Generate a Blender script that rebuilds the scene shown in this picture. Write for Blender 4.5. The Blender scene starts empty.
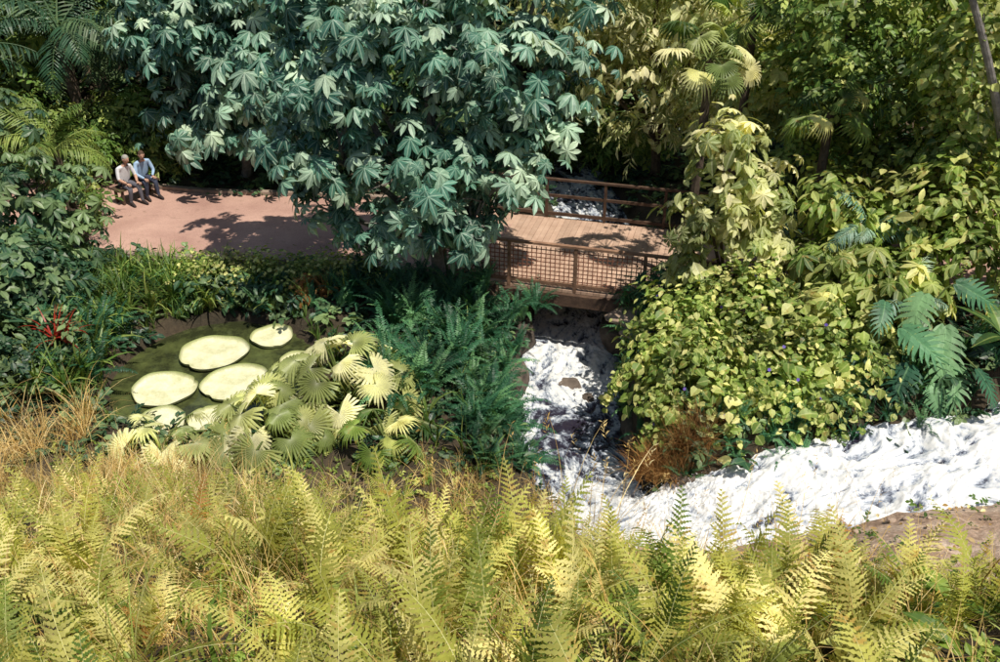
import bpy, bmesh, math, random
import numpy as np
from mathutils import Vector, noise as mn
rng=np.random.default_rng(7); random.seed(7)
R_=math.radians
# ---------------------------------------------------------------- helpers
def nrm(a): return a/np.maximum(np.linalg.norm(a,axis=-1,keepdims=True),1e-9)
def rz(a): c,s=math.cos(a),math.sin(a); return np.array([[c,-s,0],[s,c,0],[0,0,1.]])
def ry(a): c,s=math.cos(a),math.sin(a); return np.array([[c,0,s],[0,1,0],[-s,0,c]])
def rx(a): c,s=math.cos(a),math.sin(a); return np.array([[1,0,0],[0,c,-s],[0,s,c]])
def sstep(a,b,x):
    t=np.clip((x-a)/(b-a),0,1); return t*t*(3-2*t)
def tf(t,R=np.eye(3),o=(0,0,0),s=1.0): return (t[0]@R.T*s+np.array(o),t[1],t[2])
def comb(ts):
    V=[];F=[];A=[];n=0
    for t in ts:
        V.append(t[0]);F.append(t[1]+n);A.append(t[2]);n+=len(t[0])
    return (np.vstack(V),np.vstack(F),np.concatenate(A))
def rnd_unit(n): return nrm(rng.normal(size=(n,3)))
class Mesher:
    def __init__(s): s.V=[];s.F=[];s.A=[];s.B=[];s.M=[];s.n=0
    def inst(s,t,pos,R,sc,rnd=None,mat=0):
        pos=np.asarray(pos,float);K=len(pos)
        if K==0:return
        if rnd is None:rnd=rng.random(K)
        sc=np.broadcast_to(np.asarray(sc,float),(K,))
        v=np.einsum('kij,nj->kni',R,t[0])*sc[:,None,None]+pos[:,None,:]
        N=len(t[0])
        f=t[1][None]+(np.arange(K)*N)[:,None,None]+s.n
        s.V.append(v.reshape(-1,3));s.F.append(f.reshape(-1,3))
        s.A.append(np.repeat(rnd,N));s.B.append(np.tile(t[2],K))
        s.M.append(np.full(K*len(t[1]),mat));s.n+=K*N
    def raw(s,v,f,mat=0,rnd=.5,m=0.):
        v=np.asarray(v,float);f=np.asarray(f,int)
        s.V.append(v);s.F.append(f+s.n);s.A.append(np.full(len(v),rnd));s.B.append(np.full(len(v),m))
        s.M.append(np.full(len(f),mat));s.n+=len(v)
    def tube(s,pts,rad,sides=7,mat=1):
        pts=np.asarray(pts,float);n=len(pts);V=[];F=[]
        tg=nrm(np.gradient(pts,axis=0));up=np.array([.3,.9,.2])
        for i in range(n):
            a=nrm(np.cross(tg[i],up));b=np.cross(tg[i],a)
            for k in range(sides):
                an=2*math.pi*k/sides;V.append(pts[i]+rad[i]*(a*math.cos(an)+b*math.sin(an)))
        for i in range(n-1):
            for k in range(sides):
                k2=(k+1)%sides;A,B,C,D=i*sides+k,i*sides+k2,(i+1)*sides+k2,(i+1)*sides+k
                F+=[(A,B,C),(A,C,D)]
        s.raw(V,F,mat)
    def box(s,c,half,R=np.eye(3),mat=0,rnd=None):
        q=np.array([[x,y,z] for x in(-1,1) for y in(-1,1) for z in(-1,1)])*np.array(half)
        F=[(0,1,3),(0,3,2),(4,6,7),(4,7,5),(0,4,5),(0,5,1),(2,3,7),(2,7,6),(0,2,6),(0,6,4),(1,5,7),(1,7,3)]
        s.raw(q@R.T+np.array(c),F,mat,random.random() if rnd is None else rnd)
    def build(s,name,mats,smooth=False,parent=None):
        V=np.vstack(s.V).astype(np.float32);F=np.vstack(s.F).astype(np.int32)
        me=bpy.data.meshes.new(name);me.vertices.add(len(V));me.vertices.foreach_set('co',V.ravel())
        me.loops.add(F.size);me.loops.foreach_set('vertex_index',F.ravel())
        me.polygons.add(len(F));me.polygons.foreach_set('loop_start',np.arange(0,F.size,3,dtype=np.int32))
        me.polygons.foreach_set('loop_total',np.full(len(F),3,dtype=np.int32))
        me.polygons.foreach_set('material_index',np.concatenate(s.M).astype(np.int32))
        me.polygons.foreach_set('use_smooth',np.full(len(F),smooth))
        a=me.attributes.new('rnd','FLOAT','POINT');a.data.foreach_set('value',np.concatenate(s.A).astype(np.float32))
        a=me.attributes.new('mid','FLOAT','POINT');a.data.foreach_set('value',np.concatenate(s.B).astype(np.float32))
        for m in mats:me.materials.append(m)
        me.update();me.validate()
        ob=bpy.data.objects.new(name,me);bpy.context.scene.collection.objects.link(ob)
        if parent:ob.parent=parent
        return ob
# ---------------------------------------------------------------- materials
def newmat(name):
    m=bpy.data.materials.new(name);m.use_nodes=True;nt=m.node_tree;nt.nodes.clear()
    o=nt.nodes.new('ShaderNodeOutputMaterial');return m,nt,o
def N(nt,t,**k):
    n=nt.nodes.new(t)
    for a,b in k.items():setattr(n,a,b)
    return n
def mixc(nt,fac,a,b,bt='MIX'):
    m=N(nt,'ShaderNodeMix',data_type='RGBA',blend_type=bt)
    for s,v in((m.inputs[0],fac),(m.inputs[6],a),(m.inputs[7],b)):
        if isinstance(v,bpy.types.NodeSocket):nt.links.new(v,s)
        elif isinstance(v,(int,float)):s.default_value=v
        else:s.default_value=(*v,1)
    return m.outputs[2]
def ramp(nt,src,stops):
    r=N(nt,'ShaderNodeValToRGB');nt.links.new(src,r.inputs[0]);e=r.color_ramp.elements
    while len(e)<len(stops):e.new(.5)
    for i,(p,c) in enumerate(stops):e[i].position=p;e[i].color=(*c,1) if not isinstance(c,(int,float)) else (c,c,c,1)
    return r.outputs[0]
def noi(nt,scale,detail=4,rough=.55,vec=None,dist=0):
    n=N(nt,'ShaderNodeTexNoise');n.inputs['Scale'].default_value=scale;n.inputs['Detail'].default_value=detail
    n.inputs['Roughness'].default_value=rough;n.inputs['Distortion'].default_value=dist
    if vec is None:
        tc=N(nt,'ShaderNodeTexCoord');vec=tc.outputs['Object']
    nt.links.new(vec,n.inputs['Vector']);return n.outputs['Fac']
def leafmat(name,c0,c1,c2,trans=.3,rough=.48,rib=.25,spec=.4,dead=None,deadamt=.05,c3=None):
    m,nt,o=newmat(name)
    at=N(nt,'ShaderNodeAttribute',attribute_name='rnd');md=N(nt,'ShaderNodeAttribute',attribute_name='mid')
    stops=[(0,c0),(.5,c1),(.88,c2)]
    if c3:stops+=[(.93,c3)]
    col=ramp(nt,at.outputs['Fac'],stops)
    nz=noi(nt,1.1,3);f=ramp(nt,nz,[(.3,.5),(.7,1.45)])
    col=mixc(nt,1.0,col,f,'MULTIPLY')
    n2=noi(nt,30,3);f2=ramp(nt,n2,[(.25,.8),(.75,1.15)]);col=mixc(nt,.8,col,f2,'MULTIPLY')
    if dead:
        n3=noi(nt,9,2);g=ramp(nt,n3,[(.60,0.),(.70,1.)]);
        mm=N(nt,'ShaderNodeMath',operation='MULTIPLY');nt.links.new(g,mm.inputs[0]);mm.inputs[1].default_value=deadamt
        col=mixc(nt,mm.outputs[0],col,dead)
    ribf=ramp(nt,md.outputs['Fac'],[(0,1.),(.22,0.)])
    mm=N(nt,'ShaderNodeMath',operation='MULTIPLY');nt.links.new(ribf,mm.inputs[0]);mm.inputs[1].default_value=rib
    col=mixc(nt,mm.outputs[0],col,tuple(min(1,x*1.5+.02) for x in c2))
    p=N(nt,'ShaderNodeBsdfPrincipled');nt.links.new(col,p.inputs['Base Color']);p.inputs['Roughness'].default_value=rough
    p.inputs['Specular IOR Level'].default_value=spec
    t=N(nt,'ShaderNodeBsdfTranslucent');tc=mixc(nt,1.0,col,(1.25,1.2,.55),'MULTIPLY');nt.links.new(tc,t.inputs['Color'])
    mx=N(nt,'ShaderNodeMixShader');mx.inputs[0].default_value=trans
    nt.links.new(p.outputs[0],mx.inputs[1]);nt.links.new(t.outputs[0],mx.inputs[2]);nt.links.new(mx.outputs[0],o.inputs[0])
    return m
def solid(name,ca,cb,scale=6,rough=.8,bump=.3,detail=6,spec=.3,rnd=0.):
    m,nt,o=newmat(name);nz=noi(nt,scale,detail,.65);col=ramp(nt,nz,[(.3,ca),(.7,cb)])
    if rnd:
        at=N(nt,'ShaderNodeAttribute',attribute_name='rnd');f=ramp(nt,at.outputs['Fac'],[(0,1-rnd),(1,1+rnd)]);col=mixc(nt,1.,col,f,'MULTIPLY')
    p=N(nt,'ShaderNodeBsdfPrincipled');nt.links.new(col,p.inputs['Base Color']);p.inputs['Roughness'].default_value=rough
    p.inputs['Specular IOR Level'].default_value=spec
    if bump:
        n2=noi(nt,scale*4,6,.7);b=N(nt,'ShaderNodeBump');b.inputs['Strength'].default_value=bump;b.inputs['Distance'].default_value=.03
        nt.links.new(n2,b.inputs['Height']);nt.links.new(b.outputs[0],p.inputs['Normal'])
    nt.links.new(p.outputs[0],o.inputs[0]);return m
bark=solid('bark',(.05,.035,.025),(.16,.12,.09),9,.9,.6)
barkg=solid('bark_grey',(.12,.11,.10),(.3,.28,.26),9,.9,.6)
stemg=solid('green_stem',(.06,.09,.02),(.14,.18,.05),9,.6,.1)
L_umb=leafmat('umbrella_leaf',(.018,.075,.06),(.10,.25,.18),(.54,.68,.50),.22,.45,.4,.5)
L_dark=leafmat('dark_leaf',(.010,.04,.024),(.035,.10,.05),(.20,.29,.12),.25,.45,.25,.5)
L_mid=leafmat('mid_leaf',(.025,.07,.018),(.11,.21,.04),(.42,.50,.13),.32,.45,.3,.4,(.25,.13,.04),.5)
L_light=leafmat('light_leaf',(.04,.10,.02),(.25,.36,.07),(.78,.76,.30),.35,.48,.3,.4,(.4,.22,.05),.6)
L_pale=leafmat('pale_leaf',(.08,.15,.04),(.38,.44,.15),(.88,.83,.48),.35,.48,.3,.4)
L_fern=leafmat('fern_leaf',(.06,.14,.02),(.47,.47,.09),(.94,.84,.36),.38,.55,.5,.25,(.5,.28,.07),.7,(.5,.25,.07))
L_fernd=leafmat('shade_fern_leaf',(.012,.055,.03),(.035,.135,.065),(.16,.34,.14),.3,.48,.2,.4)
L_fan=leafmat('fan_palm_leaf',(.22,.30,.08),(.58,.60,.24),(.92,.90,.56),.33,.45,.35,.4)
L_straw=leafmat('straw_blade',(.24,.14,.04),(.68,.47,.17),(.94,.80,.46),.35,.6,.0,.2)
L_rust=leafmat('rust_blade',(.15,.07,.02),(.32,.15,.05),(.55,.33,.13),.3,.6,0,.2)
L_gblade=leafmat('green_blade',(.05,.12,.02),(.22,.33,.05),(.66,.66,.2),.35,.45,.1,.4)
L_red=leafmat('bromeliad_leaf',(.25,.02,.015),(.4,.04,.02),(.5,.1,.05),.3,.4,.1,.4)
L_purp=leafmat('purple_petal',(.10,.06,.4),(.16,.10,.6),(.28,.2,.75),.3,.5,0,.3)
L_mon=leafmat('monstera_leaf',(.03,.11,.06),(.08,.22,.11),(.24,.44,.2),.22,.5,.35,.4)
# ---------------------------------------------------------------- layout
SP=np.array([(20,14,3.4,1.7),(12,13,1.65,1.65),(8,12.55,.62,1.6),(5,12.15,.1,1.65),(3.2,12.0,-.35,1.7),(2.0,12.6,-.8,1.6),(1.6,14,-1.3,1.7),(1.25,16,-1.5,2.2),(1.55,18.5,-1.5,2.1),(2.2,22,-1.4,2.0),(2.6,24.4,-.9,1.7),(2.3,26.2,-.55,1.6),(1.4,29,-.4,1.6),(-1,34,-.2,1.8)])
PP=np.array([(-30,29.5),(-14,24.6),(-9,23.0),(-5,22.6),(-1,21.9),(2,20.9),(6,19.8),(12,19.4),(22,22)])
def resample(P,n):
    P=np.asarray(P,float);out=[];k=len(P)
    t=np.linspace(0,k-1,n)
    for a in t:
        i=min(int(a),k-2);u=a-i
        p0=P[max(i-1,0)];p1=P[i];p2=P[i+1];p3=P[min(i+2,k-1)]
        out.append(.5*((2*p1)+(-p0+p2)*u+(2*p0-5*p1+4*p2-p3)*u*u+(-p0+3*p1-3*p2+p3)*u**3))
    return np.array(out)
SR=resample(SP,160);PR=resample(PP,120)
def near(x,y,R):
    x=np.asarray(x,float);y=np.asarray(y,float);sh=x.shape;x=x.ravel();y=y.ravel()
    bd=np.full(x.shape,1e9);bi=np.zeros(x.shape,int)
    for i in range(len(R)):
        d=(x-R[i,0])**2+(y-R[i,1])**2;m=d<bd;bd[m]=d[m];bi[m]=i
    return np.sqrt(bd).reshape(sh),bi.reshape(sh)
PC=(-5.6,16.1);PRAD=(2.05,2.25)
def pondd(x,y): return np.sqrt(((x-PC[0])/PRAD[0])**2+((y-PC[1])/PRAD[1])**2)
def H(x,y):
    x=np.asarray(x,float);y=np.asarray(y,float)
    sr=np.interp(y,[-60,0,2.2,4,5,6,8,10,11,13],[9,7.4,6.65,5.75,4.95,4.05,2.2,.65,.0,0])
    sl=np.interp(y,[-60,0,2.2,4,5,6,8,10,12,13.6],[9,7.4,6.65,5.8,5.15,4.45,3.05,1.6,.2,0])
    k=sstep(-.8,-4,x);z=sr*(1-k)+sl*k
    z=z+.2*np.clip(x-3,0,30)*sstep(7,11,y)
    z=z+.52*np.clip(y-29,0,60)
    z=z+.09*np.sin(x*1.3+y*.7)+.06*np.sin(x*2.9-y*2.1)+.03*np.sin(x*6.1+y*5.3)
    d,_=near(x,y,PR);pz=.2*np.clip(x-6,0,30);w=sstep(3.2,2.1,d);z=z*(1-w)+(pz-.06)*w
    q=pondd(x,y);w=sstep(1.25,1.0,q);z=z*(1-w)+(-.12)*w;z=z-.75*sstep(1.0,.8,q)
    d,i=near(x,y,SR);hw=SR[i,3]/2;w=sstep(hw+.8,hw*.85,d);z=z*(1-w)+np.minimum(z,SR[i,2]-.3)*w
    return z
def blocked(x,y,m=0.):
    a,_=near(x,y,PR);b,i=near(x,y,SR)
    return (a<1.95+m)|(b<SR[i,3]/2+.1+m)|(pondd(x,y)<1.02+m*.3)
# terrain sheet
gx=np.concatenate([np.linspace(-160,-17,18)[:-1],np.arange(-17,17,.2),np.linspace(17,160,18)])
gy=np.concatenate([np.linspace(-60,-1,10)[:-1],np.arange(-1,34,.2),np.linspace(34,200,18)])
X,Y=np.meshgrid(gx,gy);Z=H(X.ravel(),Y.ravel()).reshape(X.shape)
rough_=np.array([mn.fractal(Vector((a*1.9,b*1.9,0)),1,2,3) for a,b in zip(X.ravel(),Y.ravel())]).reshape(X.shape)
dpath,_=near(X,Y,PR);Z=Z+rough_*.10*sstep(2.2,3.0,dpath)*(np.abs(X)<16.5)
nx,ny=len(gx),len(gy);idx=np.arange(nx*ny).reshape(ny,nx)
a,b,c,d=idx[:-1,:-1].ravel(),idx[:-1,1:].ravel(),idx[1:,1:].ravel(),idx[1:,:-1].ravel()
gm=Mesher();gm.raw(np.stack([X.ravel(),Y.ravel(),Z.ravel()],1),np.vstack([np.stack([a,b,c],1),np.stack([a,c,d],1)]))
gm.B=[(sstep(1.0,2.4,X)*sstep(12.3,11.3,Y)*sstep(4.5,5.5,Y)).ravel()]
m,nt,o=newmat('soil');n1=noi(nt,.9,6,.6);n2=noi(nt,14,8,.75)
c1=ramp(nt,n1,[(.3,(.03,.025,.014)),(.55,(.07,.05,.03)),(.75,(.15,.10,.065))])
c2_=ramp(nt,noi(nt,2.5,8,.75),[(.3,(.20,.13,.08)),(.45,(.46,.31,.22)),(.55,(.62,.46,.35)),(.7,(.78,.63,.5))])
md=N(nt,'ShaderNodeAttribute',attribute_name='mid');c1=mixc(nt,md.outputs['Fac'],c1,c2_)
f=ramp(nt,n2,[(.35,.6),(.65,1.3)]);c1=mixc(nt,1.,c1,f,'MULTIPLY')
p=N(nt,'ShaderNodeBsdfPrincipled');nt.links.new(c1,p.inputs['Base Color']);p.inputs['Roughness'].default_value=.95
b_=N(nt,'ShaderNodeBump');b_.inputs['Strength'].default_value=.8;b_.inputs['Distance'].default_value=.06;nt.links.new(n2,b_.inputs['Height']);nt.links.new(b_.outputs[0],p.inputs['Normal']);nt.links.new(p.outputs[0],o.inputs[0])
gm.build('ground',[m],smooth=True)
# path ribbon
m,nt,o=newmat('path_paving');n1=noi(nt,.6,5,.6);n2=noi(nt,40,5,.7);n3=noi(nt,5,4,.7)
c1=ramp(nt,n1,[(.3,(.38,.22,.18)),(.7,(.58,.37,.30))]);f=ramp(nt,n2,[(.3,.75),(.7,1.15)]);c1=mixc(nt,1.,c1,f,'MULTIPLY')
g=ramp(nt,n3,[(.6,0.),(.72,.6)]);c1=mixc(nt,g,c1,(.17,.11,.07))
p=N(nt,'ShaderNodeBsdfPrincipled');nt.links.new(c1,p.inputs['Base Color']);p.inputs['Roughness'].default_value=.85
b_=N(nt,'ShaderNodeBump');b_.inputs['Strength'].default_value=.3;b_.inputs['Distance'].default_value=.01;nt.links.new(n2,b_.inputs['Height']);nt.links.new(b_.outputs[0],p.inputs['Normal']);nt.links.new(p.outputs[0],o.inputs[0])
pathm=m
kerbm=solid('kerb_stone',(.2,.15,.12),(.4,.31,.25),5,.85,.4,rnd=.2)
def ribbon(M_,R,offs,zf,mat=0):
    tg=nrm(np.gradient(R[:,:2],axis=0));nn=np.stack([-tg[:,1],tg[:,0]],1)
    V=[];k=len(offs)
    for i in range(len(R)):
        for o_,dz in offs: q=R[i,:2]+nn[i]*o_;V.append((q[0],q[1],zf(R[i])+dz))
    F=[]
    for i in range(len(R)-1):
        for j in range(k-1):
            A=i*k+j;F+=[(A,A+1,A+k+1),(A,A+k+1,A+k)]
    M_.raw(V,F,mat)
zf=lambda r:.2*max(0,r[0]-6)
for seg in (PR[PR[:,0]<0.0],PR[PR[:,0]>4.6]):
    pm=Mesher();ribbon(pm,seg,[(-1.95,-.2),(-1.95,.0),(-1,.015),(0,.02),(1,.015),(1.95,0),(1.95,-.2)],zf)
    ribbon(pm,seg,[(-2.12,-.2),(-2.12,.1),(-1.953,.1),(-1.953,-.1)],zf,1);ribbon(pm,seg,[(1.953,-.1),(1.953,.1),(2.12,.1),(2.12,-.2)],zf,1)
    pm.build('garden_path',[pathm,kerbm])
# ---------------------------------------------------------------- stream
NS=1300
S=resample(SP,NS);tg=nrm(np.gradient(S[:,:2],axis=0));nn=np.stack([-tg[:,1],tg[:,0]],1)
KW=72;V=[];foam=[];uu=[]
al=np.concatenate([[0],np.cumsum(np.linalg.norm(np.diff(S[:,:3],axis=0),axis=1))])
sidx=np.linspace(0,len(SP)-1,NS);fo=np.interp(sidx,[0,2,3,4.4,5.3,6.0,6.5,7.1,7.6,8.2,8.8,9.4,11.2,13],[.62,.66,.74,.74,.7,.5,.26,.2,.5,.66,.4,.25,.42,.2])
edge=np.array([.10*mn.fractal(Vector((a_*1.7,s_*9,2)),1,2,3) for s_ in(0,1) for a_ in al]).reshape(2,-1)
for i in range(NS):
    for j in range(KW):
        u=(j/(KW-1)-.5)*2;w=S[i,3]/2+.3
        q=S[i,:2]+nn[i]*u*w;A=fo[i]*1.25;wob=mn.noise(Vector((al[i]*.8,u*1.5,4)));uw=u*w+.3*wob;aa=al[i]+.4*mn.noise(Vector((al[i],u*2,11)))
        h=mn.noise(Vector((aa*.8,uw*1.3,0)))*.16*(.15+A)
        r1=(.3-abs(mn.noise(Vector((aa*1.6,uw*3.2,3)))));h+=r1*.16*(.12+A)
        r2=(.3-abs(mn.noise(Vector((aa*4.5,uw*8,13)))));h+=r2*.09*(.15+A)
        r3=(.3-abs(mn.noise(Vector((aa*11,uw*17,23)))));h+=r3*.04*(.2+A)
        h+=mn.noise(Vector((aa*26,uw*34,5)))*.012*(.3+A)-.05*A
        V.append((q[0],q[1],S[i,2]+h));foam.append(fo[i]-.2*abs(u)**4+.55*r1+.5*r2+.45*r3+edge[0 if u<0 else 1,i]*abs(u));uu.append((aa,uw))
ii=np.arange(NS*KW).reshape(NS,KW);a,b,c,d=ii[:-1,:-1].ravel(),ii[:-1,1:].ravel(),ii[1:,1:].ravel(),ii[1:,:-1].ravel()
wm=Mesher();wm.raw(V,np.vstack([np.stack([a,b,c],1),np.stack([a,c,d],1)]));wm.A=[np.array(foam)]
m,nt,o=newmat('white_water')
at=N(nt,'ShaderNodeAttribute',attribute_name='rnd');uvn=N(nt,'ShaderNodeAttribute',attribute_name='flow')
mp=N(nt,'ShaderNodeMapping');mp.inputs['Scale'].default_value=(1.0,2.0,1);nt.links.new(uvn.outputs['Vector'],mp.inputs['Vector'])
n1=noi(nt,1.3,10,.7,mp.outputs[0],.8);n2=noi(nt,14,8,.75,mp.outputs[0],.3)
ad=N(nt,'ShaderNodeMath',operation='MULTIPLY_ADD');nt.links.new(n1,ad.inputs[0]);ad.inputs[1].default_value=2.6;nt.links.new(at.outputs['Fac'],ad.inputs[2])
ad2=N(nt,'ShaderNodeMath',operation='MULTIPLY_ADD');nt.links.new(n2,ad2.inputs[0]);ad2.inputs[1].default_value=.9;nt.links.new(ad.outputs[0],ad2.inputs[2])
mr=N(nt,'ShaderNodeMapRange');mr.inputs[1].default_value=1.95;mr.inputs[2].default_value=2.75;nt.links.new(ad2.outputs[0],mr.inputs[0])
col=ramp(nt,mr.outputs[0],[(0,(.03,.026,.045)),(.2,(.10,.11,.15)),(.4,(.38,.43,.52)),(.62,(.74,.77,.81)),(.9,(.93,.93,.92))])
p=N(nt,'ShaderNodeBsdfPrincipled');nt.links.new(col,p.inputs['Base Color'])
rr=ramp(nt,mr.outputs[0],[(0,.05),(.5,.35)]);nt.links.new(rr,p.inputs['Roughness'])
bp=N(nt,'ShaderNodeBump');bp.inputs['Strength'].default_value=.3;bp.inputs['Distance'].default_value=.02;nt.links.new(n2,bp.inputs['Height']);nt.links.new(bp.outputs[0],p.inputs['Normal'])
tb=N(nt,'ShaderNodeBsdfTranslucent');nt.links.new(col,tb.inputs['Color']);mx=N(nt,'ShaderNodeMixShader');mx.inputs[0].default_value=.12
nt.links.new(p.outputs[0],mx.inputs[1]);nt.links.new(tb.outputs[0],mx.inputs[2]);nt.links.new(mx.outputs[0],o.inputs[0])
ob=wm.build('stream_water',[m],smooth=True)
a=ob.data.attributes.new('flow','FLOAT_VECTOR','POINT');a.data.foreach_set('vector',np.array([(p_[0],p_[1],0) for p_ in uu],dtype=np.float32).ravel())
def ico(n=1):
    bm=bmesh.new();bmesh.ops.create_icosphere(bm,subdivisions=n,radius=1);v=np.array([x.co[:] for x in bm.verts]);f=np.array([[q.index for q in x.verts] for x in bm.faces]);bm.free();return(v,f,np.ones(len(v)))
ICO=ico()
sm=Mesher();K=4500;cl=rng.integers(80,620,160);k=np.clip(cl[rng.integers(0,160,K)]+(rng.normal(size=K)*7).astype(int),0,NS-1);u=rng.normal(size=K)*.5
q=S[k,:2]+nn[k]*(u*S[k,3]/2)[:,None];zz=S[k,2]+.04+np.abs(rng.normal(size=K))*.15*fo[k]
sm.inst(ICO,np.stack([q[:,0],q[:,1],zz],1),np.repeat(np.eye(3)[None],K,0),rng.uniform(.002,.008,K))
sm.build('water_spray',[solid('spray',(.8,.82,.85),(.9,.9,.9),9,.3,0)])
# pond
m,nt,o=newmat('pond_water_mat');p=N(nt,'ShaderNodeBsdfPrincipled');pc=ramp(nt,noi(nt,2,5,.7),[(.4,(.03,.035,.015)),(.65,(.10,.12,.04))]);nt.links.new(pc,p.inputs['Base Color']);p.inputs['Roughness'].default_value=.1
b_=N(nt,'ShaderNodeBump');b_.inputs['Strength'].default_value=.15;nt.links.new(noi(nt,3,3),b_.inputs['Height']);nt.links.new(b_.outputs[0],p.inputs['Normal']);nt.links.new(p.outputs[0],o.inputs[0])
pm=Mesher();an=np.linspace(0,2*math.pi,49)[:-1];V=[(PC[0],PC[1],-.3)]+[(PC[0]+PRAD[0]*1.02*math.cos(t),PC[1]+PRAD[1]*1.02*math.sin(t),-.3) for t in an]
pm.raw(V,[(0,i+1,(i+1)%48+1) for i in range(48)]);pm.build('pond_water',[m])
# lily pads
m,nt,o=newmat('lily_pad_mat');md=N(nt,'ShaderNodeAttribute',attribute_name='mid')
n1=noi(nt,2.5,6,.7);c1=ramp(nt,n1,[(.3,(.46,.48,.24)),(.5,(.72,.70,.46)),(.7,(.84,.81,.64))]);c1=mixc(nt,md.outputs['Fac'],c1,(.25,.30,.1))
p=N(nt,'ShaderNodeBsdfPrincipled');nt.links.new(c1,p.inputs['Base Color']);p.inputs['Roughness'].default_value=.5
vo=N(nt,'ShaderNodeTexVoronoi',feature='DISTANCE_TO_EDGE');vo.inputs['Scale'].default_value=14;tc=N(nt,'ShaderNodeTexCoord');nt.links.new(tc.outputs['Object'],vo.inputs['Vector'])
vr=ramp(nt,vo.outputs['Distance'],[(0,0.),(.12,1.)]);b_=N(nt,'ShaderNodeBump');b_.inputs['Strength'].default_value=.3;b_.inputs['Distance'].default_value=.015;nt.links.new(vr,b_.inputs['Height']);nt.links.new(b_.outputs[0],p.inputs['Normal']);nt.links.new(p.outputs[0],o.inputs[0])
padm=m
def pad(x,y,r):
    M_=Mesher();n=56;rs=[.35,.7,.93,.975,1.0,1.02];zs=[0,.0,.006,.02,.055,.085];ms=[0,0,.05,.3,.6,1.]
    V=[(0,0,0)];A=[0.];ph=random.random()*6
    for rr_,z_,m_ in zip(rs,zs,ms):
        for k in range(n):
            t=2*math.pi*k/n;no=1+.03*math.sin(3*t+ph)+.015*math.sin(7*t+ph*2)
            notch=1-.08*math.exp(-((t-3.5-ph*.1)/.09)**2)*rr_
            V.append((r*rr_*no*notch*math.cos(t),r*rr_*no*notch*math.sin(t)*.98,z_+.004*math.sin(5*t)+.01*rr_*math.sin(2*t+ph)));A.append(m_)
    F=[(0,1+k,1+(k+1)%n) for k in range(n)]
    for i in range(5):
        for k in range(n):
            a_,b2,c_,d_=1+i*n+k,1+i*n+(k+1)%n,1+(i+1)*n+(k+1)%n,1+(i+1)*n+k;F+=[(a_,d_,c_),(a_,c_,b2)]
    M_.raw(V,F);M_.B=[np.array(A)];o_=M_.build('giant_lily_pad',[padm],smooth=True);o_.location=(x,y,-.28);o_.rotation_euler=(random.uniform(-.02,.03),random.uniform(-.03,.03),random.random()*6)
for x,y,r in[(-5.8,16.85,.68),(-6.4,15.5,.6),(-5.1,15.72,.64),(-4.75,17.5,.44),(-6.15,14.45,.45),(-4.0,16.5,.4),(-5.25,14.5,.42)]:pad(x,y,r)
# ---------------------------------------------------------------- leaf templates
def leaf(L=1,W=.4,n=3,fold=.2,droop=.2,prof=1.):
    t=np.linspace(0,1,n+1);w=W/2*np.sin(math.pi*t**prof)
    V=[(L*a,0,-droop*L*a*a) for a in t];m=[0.]*(n+1);li=[0];ri=[0]
    for i in range(1,n):
        V.append((L*t[i],w[i],-droop*L*t[i]**2+fold*w[i]));li.append(len(V)-1);m.append(1.)
        V.append((L*t[i],-w[i],-droop*L*t[i]**2+fold*w[i]));ri.append(len(V)-1);m.append(1.)
    li.append(n);ri.append(n);F=[]
    for i in range(n):
        if i==0:F+=[(0,1,li[1]),(0,ri[1],1)]
        elif i==n-1:F+=[(i,n,li[i]),(i,ri[i],n)]
        else:F+=[(i,i+1,li[i+1]),(i,li[i+1],li[i]),(i,ri[i+1],i+1),(i,ri[i],ri[i+1])]
    return(np.array(V,float),np.array(F,int),np.array(m))
def palmate(n=8,spread=330,L=.5,W=.17,pitch=18):
    ts=[]
    for i in range(n):
        a=R_(-spread/2+spread*i/(n-1));s=1-.25*abs(i/(n-1)-.5)*2+random.uniform(-.08,.08)
        ts.append(tf(leaf(L*s,W,4,.22,.25,1.35),rz(a)@ry(R_(pitch+random.uniform(-8,10)))))
    return comb(ts)
def sprig(n=6,L=.3,W=.12,step=.09,fold=.2,droop=.2,nn_=3):
    ts=[]
    for i in range(n):
        sd=1 if i%2 else -1
        ts.append(tf(leaf(L*(1-.06*i),W,nn_,fold,droop),rz(sd*R_(55-6*i+random.uniform(-12,12)))@rx(random.uniform(-.5,.5))@ry(random.uniform(-.35,.4)),(i*step,0,random.uniform(-.03,.03))))
    return comb(ts)
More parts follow.
